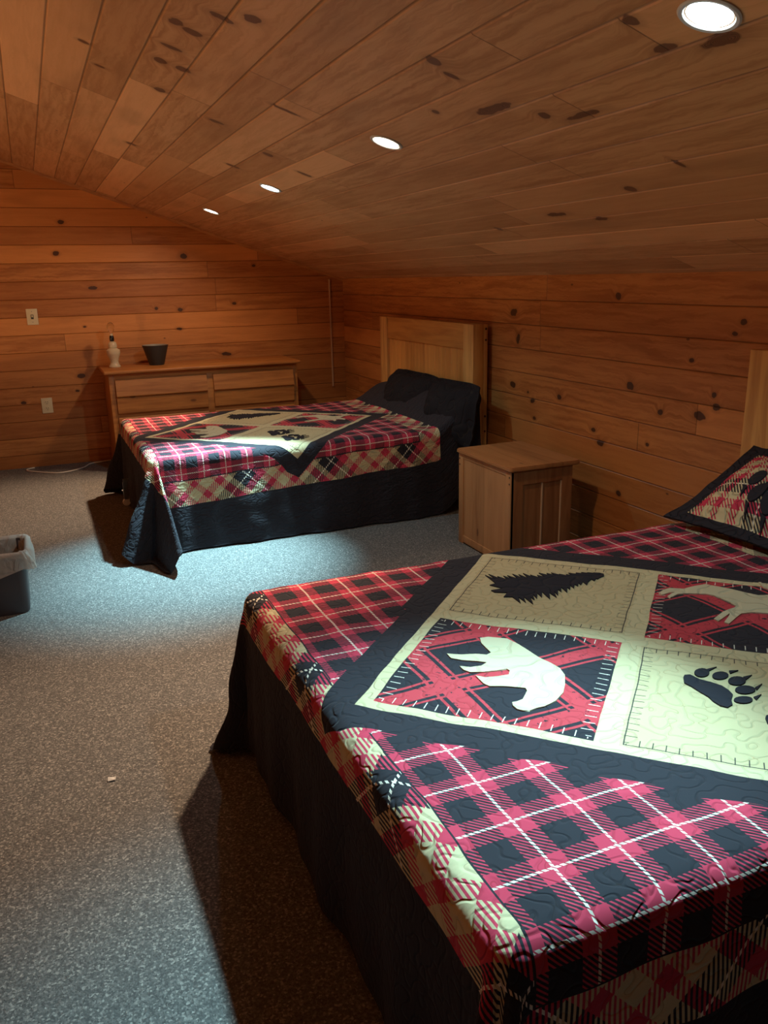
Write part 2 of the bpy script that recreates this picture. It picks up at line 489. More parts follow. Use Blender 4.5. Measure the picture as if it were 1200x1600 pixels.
def plank_profile(c0, c1, h, off, dep=0.004, bev=0.005):
    """list of (coordinate, depth) for boards with V-grooves between them"""
    out = [(c0, 0.0)]
    k = math.floor((c0 - off) / h) + 1
    while off + k * h < c1 - bev:
        g = off + k * h
        if g > c0 + bev: out += [(g - bev, 0.0), (g, dep), (g + bev, 0.0)]
        k += 1
    out.append((c1, 0.0))
    return out
def skin(bm, prof3a, prof3b):
    A = [bm.verts.new(p) for p in prof3a]; B = [bm.verts.new(p) for p in prof3b]
    for i in range(len(A) - 1): bm.faces.new((A[i], A[i + 1], B[i + 1], B[i]))
    return A, B
# right knee wall
RO = KH - 12 * 0.1445 + 0.0045 - 0.0
pr = plank_profile(0, KH + .02, 0.1445, RO)
bm = bmesh.new()
A, B = skin(bm, [(XW + d, YB, z) for z, d in pr], [(XW + d, YF, z) for z, d in pr])
box(bm, XW + .006, XW + .08, YB, YF + .08, 0, KH + .02)
tag(link('wall_right', bm, M_rwall), kind='structure')
# left knee wall
bm = bmesh.new()
skin(bm, [(XL - d, YB, z) for z, d in pr], [(XL - d, YF, z) for z, d in pr])
box(bm, XL - .08, XL - .006, YB, YF, 0, KH + .02)
tag(link('wall_left', bm, M_owall), kind='structure')
# gable walls
def gable(name, y, sgn, mat, h, off):
    pr = plank_profile(0, 2.75, h, off)
    bm = bmesh.new()
    skin(bm, [(XL, y + sgn * d, z) for z, d in pr], [(XW, y + sgn * d, z) for z, d in pr])
    for (px, nx) in ((XW, SL), (XL, -SL)):
        no = Vector((nx, 0, 1)).normalized()
        bmesh.ops.bisect_plane(bm, geom=bm.verts[:] + bm.edges[:] + bm.faces[:], plane_co=(px, 0, KH + .012), plane_no=no, clear_outer=True)
    A = [bm.verts.new(p) for p in ((XL, y + sgn * .006, 0), (XW, y + sgn * .006, 0), (XW, y + sgn * .006, KH), (XR, y + sgn * .006, ceil_z(XR)), (XL, y + sgn * .006, KH))]
    B = [bm.verts.new((v.co.x, y + sgn * .08, v.co.z)) for v in A]
    bm.faces.new(A); bm.faces.new(B)
    for i in range(5): bm.faces.new((A[i], A[(i + 1) % 5], B[(i + 1) % 5], B[i]))
    tag(link(name, bm, mat), kind='structure')
gable('wall_far', YF, 1, M_fwall, 0.1415, -0.035)
gable('wall_back', YB, -1, M_fwall, 0.1415, -0.035)
# sloping board ceiling, both slopes in one shell
pr = plank_profile(XR, XW, 0.148, 0.030, 0.004, 0.006)
bm = bmesh.new()
skin(bm, [(x, YB, ceil_z(x) + d) for x, d in pr], [(x, YF, ceil_z(x) + d) for x, d in pr])
pl = plank_profile(XL, XR, 0.148, 0.030, 0.004, 0.006)
skin(bm, [(x, YB, KH + SL * (x - XL) + d) for x, d in pl], [(x, YF, KH + SL * (x - XL) + d) for x, d in pl])
top = [(XL, KH + .05), (XR, ceil_z(XR) + .05), (XW, KH + .05)]
skin(bm, [(x, YB, z) for x, z in top], [(x, YF, z) for x, z in top])
tag(link('ceiling', bm, M_ceil), kind='structure')
# thin pale bead on the far wall near the corner
bm = bmesh.new(); box(bm, 2.598, 2.612, YF - .012, YF, 0.50, KH - .002, 0.003)
o = tag(link('trim_1', bm, M_trim), kind='structure')
# narrow cove strip where ceiling meets the far wall
bm = bmesh.new()
for sx in (1,):
    x0, x1 = XR, XW
    P = [(x0, YF - .014, ceil_z(x0 + 1e-6) - .001), (x0, YF - .001, ceil_z(x0 + 1e-6) - .022), (x1, YF - .001, KH - .022), (x1, YF - .014, KH - .001)]
    V = [bm.verts.new(p) for p in P]; W = [bm.verts.new((p[0], YF - .001, p[2])) for p in (P[0], P[3])]
    bm.faces.new(V); bm.faces.new((V[0], W[0], V[1])); bm.faces.new((V[3], V[2], W[1])); bm.faces.new((V[0], V[3], W[1], W[0]))
tag(link('trim_2', bm, furn_mat('pine_cove', 0, (0.50, 0.22, 0.07), (0.34, 0.13, 0.04))), kind='structure')

# added unseen low wall, shaping the warm light of an added globe behind it
bm = bmesh.new(); box(bm, -.98, -.90, YB, YF, 0, .81, .004)  # added blocker, keeps the globe's light off the floor and lower walls
tag(link('wall_added_blocker', bm, M_owall), kind='structure')
gl = thing('added_globe_light', 'unseen globe added to cast warm light on the ceiling and upper walls', 'lamp', (-2.9, 3.9, 0))
bm = bmesh.new(); lathe(bm, [(0, 0), (.11, 0), (.11, .02), (.03, .03), (.025, .18), (.05, .20), (0, .20)]); link('base', bm, M_steel, gl, smooth=True)
bm = bmesh.new(); lathe(bm, [(0, .20)] + [(.12 * math.sin(PI * k / 16), .31 - .12 * math.cos(PI * k / 16)) for k in range(2, 16)] + [(0, .43)])
link('globe', bm, emit('added_warm_glow', (1.0, .62, .32), 12), gl, smooth=True)
Lg = bpy.data.lights.new('added_fill_light', 'POINT'); Lg.energy = FILL_GLOBE_W; Lg.color = (1.0, .60, .30); Lg.shadow_soft_size = .10  # added warm fill, set just above the globe
lo = bpy.data.objects.new('added_fill_light', Lg); COL.objects.link(lo); lo.parent = gl; lo.location = (0, 0, .56)

# ------------------------------------------------------------------ recessed ceiling lights
def make_downlight(x, y, colr, watts, lens, label, group, aim):
    z = ceil_z(x)
    nz = Vector((-SL, 0, -1)).normalized() if x > XR else Vector((SL, 0, -1)).normalized()
    root = thing('recessed_ceiling_light', label, 'ceiling light', (x, y, z), group=group)
    R = nz.to_track_quat('Z', 'Y')
    root.rotation_mode = 'QUATERNION'; root.rotation_quaternion = R
    bm = bmesh.new()   # local +Z points into the room
    lathe(bm, [(0.062, 0.0), (0.063, 0.003), (0.059, 0.006), (0.052, 0.005), (0.050, 0.002), (0.049, -0.004)], n=48)
    link('trim_ring', bm, M_metal, root, smooth=True)
    bm = bmesh.new(); lathe(bm, [(0.0, 0.0045), (0.025, 0.004), (0.043, 0.002), (0.050, -0.002)], n=48)
    link('lens', bm, lens, root, smooth=True)
    for nm, en, deg, bl in (('beam', watts, 54 if watts > 400 else 60, 1.0 if watts > 400 else 0.9), ('spill', min(watts, 190) * SPILL, 172, 0.5)):
        L = bpy.data.lights.new(nm, 'SPOT')
        L.energy = en; L.color = colr; L.spot_size = math.radians(deg); L.spot_blend = bl
        L.shadow_soft_size = 0.035
        lo = bpy.data.objects.new(nm, L); COL.objects.link(lo); lo.parent = root
        lo.location = (0, 0, 0.045); lo.rotation_euler = (PI, 0, 0)
        if nm == 'beam':
            d = R.inverted() @ (Vector((aim[0] - x, aim[1] - y, -z)).normalized())
            lo.rotation_euler = d.to_track_quat('-Z', 'Y').to_euler()
    return root
lab = ['bluish white recessed light with wide trim ring, largest and nearest in the sloping ceiling',
       'warm white recessed light in the sloping ceiling, second from the camera',
       'small bluish recessed light, third from the camera along the sloping ceiling',
       'smallest and farthest warm recessed light in the sloping ceiling']
for i, (x, y, c, wt, kind) in enumerate(LAMPS):
    make_downlight(x, y, c, wt, M_lens_cool if kind == 'ceil_cool' else M_lens_warm, lab[i], 'recessed lights in the sloping ceiling', AIM[i])

# ------------------------------------------------------------------ draped quilt geometry
def sm(x, a, b):
    t = max(0, min(1, (x - a) / (b - a))); return t * t * (3 - 2 * t)
class Drape:
    R = 0.045
    def __init__(s, cx, cy, a, b, top, Lu, Lv, uh, lobes, hump=None, seed=0.0):
        s.cx, s.cy, s.a, s.b, s.top, s.Lu, s.Lv, s.uh = cx, cy, a, b, top, Lu, Lv, uh
        s.lobes = lobes      # per corner (sv=-1, +1): (phi_a, phi_b)
        s.hump = hump; s.seed = seed; s.azk = 0.0; s.dv = 0.0; s.dvs = 0.0
    def P(s, u, v, lift=0.0):
        v = v - s.dv - s.dvs * u                  # the cloth may sit off centre on the bed
        R = s.R
        eu, ev = s.a - R, s.b - R
        su = max(0.0, -u - eu); sv = max(0.0, abs(v) - ev)
        sg = 1 if v >= 0 else -1
        bu = u if su == 0 else -eu
        bv = v if sv == 0 else sg * ev
        r = math.hypot(su, sv)
        puff = 0.006 * noise.noise(Vector((u * 3.1, v * 3.1, s.seed))) + 0.003 * noise.noise(Vector((u * 13, v * 13, s.seed + 3)))
        zt = s.top + puff + (s.hump(u, v) if s.hump else 0.0)
        if r < 1e-9:
            return Vector((s.cx + bu, s.cy + bv, zt + lift))
        th = math.atan2(sv, su)
        corner = su > 0 and sv > 0
        if corner:
            w = math.sin(2 * th)
            cap = 0.72 if not s.azk else 0.80
            full = min(s.Lu / max(math.cos(th), 1e-6), s.Lv / max(math.sin(th), 1e-6))
            if full > cap: r = r * (cap / full) if r > 0.0 else r
        A = PI * R / 2
        az = th + (s.azk * math.sin(2 * th) * (th / (PI / 2)) ** 1.2 if corner and sg < 0 else 0.0)
        dirv = Vector((-math.cos(az), sg * math.sin(az), 0))
        tang = Vector((math.sin(th), sg * math.cos(th), 0))
        if r < A:
            o = R * math.sin(r / R); d = R * (1 - math.cos(r / R))
            rip = 0
        else:
            l = r - A
            # flare angle
            deg = math.degrees(th)
            pa, pb = s.lobes[0 if sg < 0 else 1]
            if corner:
                phi = pa * math.exp(-((deg - 22) / 15) ** 2) + pb * math.exp(-((deg - 66) / 15) ** 2)
                phi *= math.sin(2 * th) ** 0.4
            else: phi = 0
            t_al = v if sv == 0 else u
            amp = 0.014 * sm(l, 0.0, 0.4)
            edgefade = 1.0
            if not corner:
                dist = abs(abs(v) - ev) if sv == 0 else abs(u + eu)
                edgefade = sm(dist, 0, 0.12)
            rip = amp * edgefade * (math.sin(t_al * 13 + s.seed) * 0.7 + math.sin(t_al * 29 + 2 * s.seed) * 0.4)
            rip += 0.004 * noise.noise(Vector((u * 9, v * 9, 7 + s.seed)))
            phi += 0.04
            o = R + l * math.sin(phi) + rip
            d = R + l * math.cos(phi)
        z = zt - d
        if z < 0.010:
            ex = 0.010 - z
            o += min(ex * 0.6, 0.05); z = 0.010 + 0.004 * abs(math.sin(ex * 60))
        n = dirv if r >= A else (dirv * math.sin(r / R) + Vector((0, 0, math.cos(r / R))))
        p = Vector((s.cx + bu, s.cy + bv, 0)) + dirv * o
        p.z = z
        return p + n * lift
    def mesh(s, bm, step=0.0135):
        umin = -(s.a - s.R) - s.Lu; vmax = (s.b - s.R) + s.Lv
        nu = int((s.uh - umin) / step); nv = int(2 * vmax / step)
        uvl = bm.loops.layers.uv.new('UVMap')
        G = []; UV = {}
        for i in range(nu + 1):
            row = []
            for j in range(nv + 1):
                u = umin + (s.uh - umin) * i / nu; v = -vmax + 2 * vmax * j / nv + s.dv + s.dvs * u
                vert = bm.verts.new(s.P(u, v)); UV[vert] = (u, v); row.append(vert)
            G.append(row)
        for i in range(nu):
            for j in range(nv):
                f = bm.faces.new((G[i][j], G[i + 1][j], G[i + 1][j + 1], G[i][j + 1]))
                for lp in f.loops: lp[uvl].uv = UV[lp.vert]
def applique(name, poly, D, mat, parent, dens=0.02, lift=0.0035, holes=None):
    """cloth cut-out sewn on the quilt: follows the draped surface"""
    bm = bmesh.new()
    for P in (poly if isinstance(poly[0][0], (tuple, list)) else [poly]):
        vs = [bm.verts.new((x, y, 0)) for x, y in P]
        f = bm.faces.new(vs)
    bmesh.ops.triangulate(bm, faces=bm.faces[:])
    xs = [v.co.x for v in bm.verts]; ys = [v.co.y for v in bm.verts]
    for lo, hi, no in ((min(xs), max(xs), (1, 0, 0)), (min(ys), max(ys), (0, 1, 0))):
        c = lo + dens
        while c < hi:
            bmesh.ops.bisect_plane(bm, geom=bm.verts[:] + bm.edges[:] + bm.faces[:], plane_co=Vector(no) * c, plane_no=no)
            c += dens
    top = bm.faces[:]
    r = bmesh.ops.extrude_face_region(bm, geom=top)
    low = {g for g in r['geom'] if isinstance(g, bmesh.types.BMVert)}
    for v in bm.verts:
        v.co = D.P(v.co.x, v.co.y, lift if v in low else 0.0)
    return link(name, bm, mat, parent, smooth=True, sharp=60)

BEAR = [(-0.357, 0.184), (-0.333, 0.181), (-0.292, 0.153), (-0.285, 0.112), (-0.283, 0.068), (-0.281, 0.014), (-0.274, -0.024), (-0.27, -0.059), (-0.28, -0.094), (-0.304, -0.129), (-0.331, -0.161), (-0.369, -0.186), (-0.405, -0.196), (-0.427, -0.196), (-0.447, -0.2), (-0.461, -0.193), (-0.468, -0.181), (-0.468, -0.163), (-0.462, -0.150), (-0.45, -0.152), (-0.433, -0.149), (-0.403, -0.12), (-0.399, -0.107), (-0.421, -0.094), (-0.448, -0.076), (-0.47, -0.063), (-0.476, -0.045), (-0.475, -0.005), (-0.458, -0.023), (-0.429, -0.032), (-0.4, -0.034), (-0.386, -0.015), (-0.388, -0.004), (-0.417, -0.005), (-0.448, 0.001), (-0.479, 0.016), (-0.487, 0.036), (-0.486, 0.057), (-0.466, 0.039), (-0.438, 0.033), (-0.416, 0.044), (-0.437, 0.062), (-0.465, 0.084), (-0.484, 0.107), (-0.481, 0.136), (-0.448, 0.115), (-0.416, 0.101), (-0.393, 0.085), (-0.375, 0.094), (-0.372, 0.12), (-0.369, 0.155)]
PAD = [(-0.036, -0.225), (-0.026, -0.218), (-0.012, -0.221), (-0.006, -0.247), (0.007, -0.268), (0.015, -0.294), (0.014, -0.316), (0.008, -0.335), (-0.014, -0.352), (-0.028, -0.37), (-0.047, -0.374), (-0.055, -0.361), (-0.055, -0.34), (-0.05, -0.319), (-0.05, -0.293), (-0.048, -0.265), (-0.051, -0.245)]
DEER = [(0.281, 0.227), (0.31, 0.240), (0.339, 0.245), (0.371, 0.221), (0.437, 0.223), (0.461, 0.224), (0.487, 0.172), (0.513, 0.122), (0.531, 0.086), (0.559, 0.077), (0.599, 0.08), (0.633, 0.099), (0.655, 0.103), (0.654, 0.086), (0.645, 0.068), (0.625, 0.055), (0.601, 0.049), (0.572, 0.022), (0.543, -0.004), (0.556, -0.029), (0.562, -0.066), (0.548, -0.078), (0.524, -0.048), (0.500, -0.036), (0.489, -0.064), (0.482, -0.093), (0.466, -0.098), (0.469, -0.054), (0.452, -0.031), (0.417, -0.001), (0.377, 0.0), (0.331, -0.02), (0.296, -0.035), (0.292, -0.022), (0.335, 0.003), (0.345, 0.012), (0.328, 0.006), (0.283, -0.010), (0.282, 0.006), (0.336, 0.028), (0.394, 0.042), (0.41, 0.052), (0.412, 0.086), (0.408, 0.136), (0.398, 0.158), (0.359, 0.185), (0.325, 0.194), (0.285, 0.182), (0.286, 0.195), (0.308, 0.204), (0.330, 0.209), (0.312, 0.215), (0.280, 0.212)]
ANT = [(0.622, 0.093), (0.600, 0.101), (0.596, 0.127), (0.615, 0.165), (0.622, 0.163), (0.612, 0.135), (0.618, 0.118), (0.650, 0.150), (0.656, 0.142), (0.632, 0.112), (0.644, 0.103)]
TOES = [[(0.005, -0.216), (0.038, -0.232), (0.038, -0.208), (0.006, -0.24)], [(0.032, -0.246), (0.067, -0.263), (0.065, -0.24), (0.035, -0.269)], [(0.045, -0.283), (0.083, -0.301), (0.081, -0.275), (0.047, -0.308)], [(0.028, -0.321), (0.071, -0.341), (0.063, -0.317), (0.035, -0.345)], [(-0.009, -0.354), (0.03, -0.372), (0.023, -0.35), (-0.002, -0.375)]]
CLAWS = [[(0.045, -0.216), (0.075, -0.217), (0.039, -0.226)], [(0.087, -0.244), (0.11, -0.251), (0.078, -0.257)], [(0.092, -0.283), (0.12, -0.283), (0.088, -0.296)], [(0.078, -0.332), (0.109, -0.324), (0.072, -0.343)], [(0.04, -0.364), (0.066, -0.362), (0.036, -0.376)]]
def toe_poly(T):
    w0, w1, n0, n1 = [Vector(p) for p in T]
    c = (w0 + w1 + n0 + n1) / 4; a = (w1 - w0) / 2; b = (n1 - n0) / 2
    return [tuple(c + a * math.cos(t) * 0.98 + b * math.sin(t) * 0.98) for t in [2 * PI * k / 16 for k in range(16)]]
PAW = [PAD] + [toe_poly(T) for T in TOES] + CLAWS
PAW2 = [[(x + 0.030, y - 0.215) for x, y in P] for P in PAW]
def fir_poly():
    """ragged fir lying with its tip towards the head end"""
    tip = Vector((0.235, 0.430)); base = Vector((-0.115, 0.462))
    ax = (base - tip); n = Vector((-ax.y, ax.x)).normalized()
    rnd = random.Random(11)
    up, dn = [], []
    N = 20
    for i in range(1, N + 1):
        f = i / N
        w = 0.012 + 0.125 * f ** 0.85
        c = tip + ax * f
        wu = w * (0.86 + 0.3 * rnd.random()); wd = w * (0.8 + 0.3 * rnd.random())
        up += [tuple(c - ax * 0.030 + n * wu * 0.62), tuple(c + ax * (0.012 + .02 * rnd.random()) + n * wu)]
        dn += [tuple(c - ax * 0.026 - n * wd * 0.62), tuple(c + ax * (0.012 + .02 * rnd.random()) - n * wd)]
    tr = base
    b1 = [tuple(base + ax * 0.02 + n * 0.07), tuple(base + ax * 0.09 + n * 0.062), tuple(base + ax * 0.01 + n * 0.03),
          tuple(base + ax * 0.11 + n * 0.012), tuple(base + ax * 0.12 - n * 0.004), tuple(base + ax * 0.0 - n * 0.008),
          tuple(base + ax * 0.08 - n * 0.045), tuple(base + ax * 0.015 - n * 0.05)]
    return [tuple(tip)] + up + b1 + dn[::-1]
FIR = fir_poly()

def make_quilt(D, label, mat):
    bm = bmesh.new(); D.mesh(bm)
    root = thing('patchwork_quilt', label, 'quilt', (0, 0, 0), group='matching lodge quilts on the two beds')
    q = link('cover', bm, mat, root, smooth=True, sharp=180)
    tag(applique('bear_applique', BEAR, D, M_applc, root), 'cream walking bear cut-out')
    tag(applique('deer_applique', [DEER, ANT], D, M_applc, root), 'cream leaping deer cut-out')
    tag(applique('fir_tree_applique', FIR, D, M_applk, root), 'black fir tree cut-out')
    tag(applique('paw_print_applique', PAW, D, M_applk, root), 'black bear paw print cut-out')
    tag(applique('paw_print_applique', PAW2, D, M_applk, root), 'black bear paw print cut-out nearer the side')
    return root

# ------------------------------------------------------------------ beds
def make_bed(y0, y1, x_head, label, x_foot, by0, by1, top, out=.12):
    root = thing('wooden_bed', label, 'bed', (x_head, (y0 + y1) / 2, 0), group='double beds along the right wall')
    px, py = x_head, (y0 + y1) / 2
    L0, L1 = y0 - py, y1 - py
    xf, xb = -0.02, 0.075                          # front face to back of the posts, local x
    H = 1.195
    for a, b in ((L0, L0 + .135), (L1 - .135, L1)):
        p = boxo('post', M_post, root, xf - .012, xb - .03, a, b, 0, H, 0.004)
        ys = a if a < 0 else b
    for a in (L0, L1):
        s = 1 if a < 0 else -1
        e = boxo('side_batten', M_post, root, xb - .03, xb, min(a, a + s * .09), max(a, a + s * .09), 0, H - .002, 0.003)
        for z in (1.165, 1.095, .60, .50):
            bm = bmesh.new()
            lathe(bm, [(0.0, 0.002), (0.007, 0.001), (0.008, -0.004)], n=12,
                  M=Matrix.Translation((xb - .014, a - s * .001, z)) @ Matrix.Rotation(s * PI / 2, 4, 'X'))
            link('peg', bm, M_peg, e, smooth=True)
    boxo('top_rail', M_rail, root, xf, xb - .03, L0 + .135, L1 - .135, H - .165, H, 0.004)
    boxo('bottom_rail', M_rail, root, xf, xb - .03, L0 + .135, L1 - .135, .30, .42, 0.004)
    # vertical tongue-and-groove boards
    bm = bmesh.new()
    prf = plank_profile(L0 + .12, L1 - .12, 0.085, 0.0, 0.004, 0.006)
    skin(bm, [(xf + .012 + d, y, .38) for y, d in prf], [(xf + .012 + d, y, H - .15) for y, d in prf])
    box(bm, xf + .018, xf + .03, L0 + .12, L1 - .12, .38, H - .15)
    link('board_panel', bm, M_hbp, root)
    # frame, box spring, mattress (under the covers)
    fx = x_foot - px
    ly0, ly1 = by0 - py, by1 - py
    fr = bmesh.new()
    box(fr, fx + .06, xf - .01, ly0 + .06, ly0 + .09, .17, .20); box(fr, fx + .06, xf - .01, ly1 - .09, ly1 - .06, .17, .20)
    box(fr, fx + .06, fx + .09, ly0 + .06, ly1 - .06, .17, .20)
    for cy in (ly0 + .30, ly1 - .34): box(fr, fx + out - .01, fx + out + .07, cy - .015, cy + .015, .17, .19)
    link('frame', fr, M_steel, root)
    for cx in (fx + out, -.35):
        for cy in (ly0 + .30, ly1 - .34):
            lg = bmesh.new(); box(lg, cx - .015, cx + .015, cy - .015, cy + .015, .05, .17, .002)
            lgo = link('leg', lg, M_steel, root)
            cb = bmesh.new(); lathe(cb, [(0, -.012), (.024, -.012), (.027, -.006), (.027, .006), (.024, .012), (0, .012)], n=24,
                                    M=Matrix.Translation((cx, cy, .028)) @ Matrix.Rotation(PI / 2, 4, 'X'))
            tag(link('caster', cb, M_paper, lgo, smooth=True), 'pale caster wheel')
    boxo('box_spring', M_matt, root, fx + .035, xf - .02, ly0 + .035, ly1 - .035, .20, .345, 0.03)
    boxo('mattress', M_matt, root, fx + .03, xf - .02, ly0 + .03, ly1 - .03, .345, top - .018, 0.045)
    return root

NB = dict(cx=1.36, cy=1.60, a=0.86, b=0.79, top=0.565)
FB = dict(cx=1.36, cy=5.35, a=0.86, b=0.77, top=0.56)
make_bed(0.85, 2.45, 2.63, 'pine headboard bed nearest the camera, at the right edge of the room', 0.50, 0.81, 2.39, 0.56)
make_bed(4.69, 6.24, 2.63, 'pine bed in the far corner beside the dresser, vertical boards in its headboard', 0.50, 4.58, 6.12, 0.555, -.035)
D1 = Drape(NB['cx'], NB['cy'], NB['a'], NB['b'], NB['top'], 0.55, 0.55, 1.23, [(0.40, 0.30), (0.24, 0.30)], None, 1.3)
def hump(u, v):
    return 0.19 * sm(u, 0.90, 1.20) * (1 - 0.30 * sm(v, 0.40, 0.76) - 0.12 * sm(-v, 0.5, 0.76)) 
D1.dv = 0.025
D2 = Drape(FB['cx'], FB['cy'], FB['a'], FB['b'], FB['top'], 0.53, 0.58, 1.23, [(0.50, 0.88), (0.35, 0.25)], hump, 5.1)
D2.azk = 1.0; D2.dv = 0.05; D2.dvs = -0.055   # spread a little askew
make_quilt(D1, 'red and black plaid patchwork quilt with bear and tree panels on the near bed', M_quilt)
make_quilt(D2, 'wildlife patchwork quilt spread over the far bed in front of the dresser', M_quilt_far)

# ------------------------------------------------------------------ pillows
def pillow_bm(hw, hh, th, fl, seed, n=34, lump=0.012, rnd=0.0):
    bm = bmesh.new(); uvl = bm.loops.layers.uv.new('UVMap')
    def pt(i, j, s):
        a = -1 + 2 * i / n; b = -1 + 2 * j / n
        x, y = a * hw, b * hh
        # slight pinch of the outline between the corners
        x *= 1 - 0.05 * (1 - b * b); y *= 1 - 0.06 * (1 - a * a)
        if rnd: k_ = 1 - rnd * (abs(a) * abs(b)) ** 3; x *= k_; y *= k_
        ia = min(1, abs(a) / (1 - fl / hw)); ib = min(1, abs(b) / (1 - fl / hh))
        puff = max(0, (1 - ia ** 2.4)) ** 0.6 * max(0, (1 - ib ** 2.4)) ** 0.6
        z = s * (th * puff + 0.004) + lump * noise.noise(Vector((x * 6, y * 6, seed))) + 0.5 * lump * noise.noise(Vector((x * 15, y * 15, seed + 4)))
        return (x, y, z)
    for s in (1, -1):
        G = [[bm.verts.new(pt(i, j, s)) for j in range(n + 1)] for i in range(n + 1)]
        for i in range(n):
            for j in range(n):
                f = bm.faces.new((G[i][j], G[i + 1][j], G[i + 1][j + 1], G[i][j + 1]))
                for lp, (ii, jj) in zip(f.loops, ((i, j), (i + 1, j), (i + 1, j + 1), (i, j + 1))):
                    lp[uvl].uv = ((-1 + 2 * ii / n) * hw, (-1 + 2 * jj / n) * hh)
    bmesh.ops.remove_doubles(bm, verts=bm.verts[:], dist=0.0001)
    # close the rim
    be = [e for e in bm.edges if len(e.link_faces) == 1]
    if be: bmesh.ops.bridge_loops(bm, edges=be)
    return bm
def place(o, loc, tilt, yaw=0.0, roll=0.0):
    """local x runs along the bed's width, local y up the pillow, z out of its face"""
    ex = Vector((0, -1, 0)); ey = Vector((math.cos(tilt), 0, math.sin(tilt))); ez = ex.cross(ey)
    M = Matrix((ex, ey, ez)).transposed().to_4x4()
    M = Matrix.Translation(loc) @ Matrix.Rotation(yaw, 4, 'Z') @ M @ Matrix.Rotation(roll, 4, 'Z')
    o.matrix_world = M
def sham(loc, tilt, yaw, label, seed, mirror=False):
    o = link('pillow', pillow_bm(0.375, 0.255, 0.085, 0.06, seed), M_sham, smooth=True, sharp=80)
    tag(o, label, 'pillow', 'plaid shams on the near bed')
    place(o, loc, tilt, yaw)
    # big black paw cut-out on the face
    bm = bmesh.new()
    k = 1.75
    cx0 = sum(x for x, y in PAD) / len(PAD); cy0 = sum(y for x, y in PAD) / len(PAD)
    for P in PAW:
        f = bm.faces.new([bm.verts.new(((y - cy0) * k + .0, -(x - cx0 - .035) * k - .01, 0)) for x, y in P])
    bmesh.ops.triangulate(bm, faces=bm.faces[:])
    for ax, hi in (((1, 0, 0), .3), ((0, 1, 0), .25)):
        c = -hi
        while c < hi:
            bmesh.ops.bisect_plane(bm, geom=bm.verts[:] + bm.edges[:] + bm.faces[:], plane_co=Vector(ax) * c, plane_no=ax); c += 0.02
    top = bm.faces[:]
    r = bmesh.ops.extrude_face_region(bm, geom=top)
    low = {g for g in r['geom'] if isinstance(g, bmesh.types.BMVert)}
    hw, hh, th, fl = 0.375, 0.255, 0.085, 0.06
    for v in bm.verts:
        x, y = v.co.x, v.co.y
        a, b = x / hw, y / hh
        ia = min(1, abs(a) / (1 - fl / hw)); ib = min(1, abs(b) / (1 - fl / hh))
        puff = max(0, (1 - ia ** 2.4)) ** 0.6 * max(0, (1 - ib ** 2.4)) ** 0.6
        v.co.z = th * puff + .004 + 0.012 * noise.noise(Vector((x * 6, y * 6, seed))) + 0.006 * noise.noise(Vector((x * 15, y * 15, seed + 4))) + (.004 if v in low else -.004)
    tag(link('paw_print_applique', bm, M_applk, o, smooth=True), 'black paw cut-out')
    return o
sham((2.395, 2.00, 0.705), math.radians(28), 0.05, 'plaid sham with wide black border leaning on the near headboard', 2.2)
sham((2.385, 1.22, 0.715), math.radians(28), -0.04, 'second plaid sham beside the first on the near bed, out at the right edge', 3.9)
def blackpillow(loc, tilt, yaw, label, seed, hw=0.385, hh=0.235, roll=0.0):
    o = link('pillow', pillow_bm(hw, hh, 0.115, 0.03, seed, lump=0.03, rnd=0.14), M_blkpil, smooth=True, sharp=80)
    tag(o, label, 'pillow', 'black pillows on the far bed'); place(o, loc, tilt, yaw, roll)
    return o
blackpillow((2.505, 5.48, 0.64), math.radians(70), 0.03, 'black pillow with a flat top on the far bed, nearer the dresser', 1.1, 0.40, 0.21)
blackpillow((2.50, 4.83, 0.615), math.radians(76), -0.03, 'black pillow slumped at the side of the far bed nearer the small cabinet', 8.3, 0.40, 0.235, 0.03)

# ------------------------------------------------------------------ small cabinet between the beds
cab = thing('bedside_cabinet', 'small pine cabinet with panelled door standing between the two beds', 'cabinet', (2.35, 3.76, 0))
def L(x, y): return x - 2.35, y - 3.76
X0, X1, Y0, Y1 = -0.195, 0.205, -0.275, 0.285      # body, local
bm = bmesh.new()                                    # top slab with rounded corners
n = 8; pts = []
for (cx, cy, a0) in ((X1 + .02 - .03, Y1 - .01, 0), (X0 - .015 + .02, Y1 - .01, 90), (X0 - .015 + .02, Y0 - .02 + .02, 180), (X1 + .02 - .03, Y0 - .02 + .03, 270)):
    rr = .03 if a0 in (0, 270) else .02
    for k in range(n + 1):
        t = math.radians(a0 + 90 * k / n); pts.append((cx + rr * math.cos(t), cy + rr * math.sin(t)))
lowr = [bm.verts.new((x, y, .533)) for x, y in pts]
f = bm.faces.new(lowr); rr_ = bmesh.ops.extrude_face_region(bm, geom=[f])
for g in rr_['geom']:
    if isinstance(g, bmesh.types.BMVert): g.co.z = .556
es = [e for e in bm.edges if abs(e.verts[0].co.z - e.verts[1].co.z) < 1e-6]
bmesh.ops.bevel(bm, geom=es, offset=.005, segments=2, affect='EDGES')
link('top', bm, M_nst, cab, smooth=True)
bm = bmesh.new()                                    # side frame with a recessed panel (faces the room)
for a, b in ((Y0, Y0 + .05), (Y1 - .05, Y1)): box(bm, X0, X0 + .02, a, b, 0.0, .533, .002)
box(bm, X0 + .001, X0 + .02, Y0 + .05, Y1 - .05, 0.01, .05, .002); box(bm, X0 + .001, X0 + .02, Y0 + .05, Y1 - .05, .505, .533, .002)
box(bm, X0 + .006, X0 + .02, Y0 + .045, Y1 - .045, .045, .51)
sp = link('side_panel', bm, M_ns, cab, smooth=True)
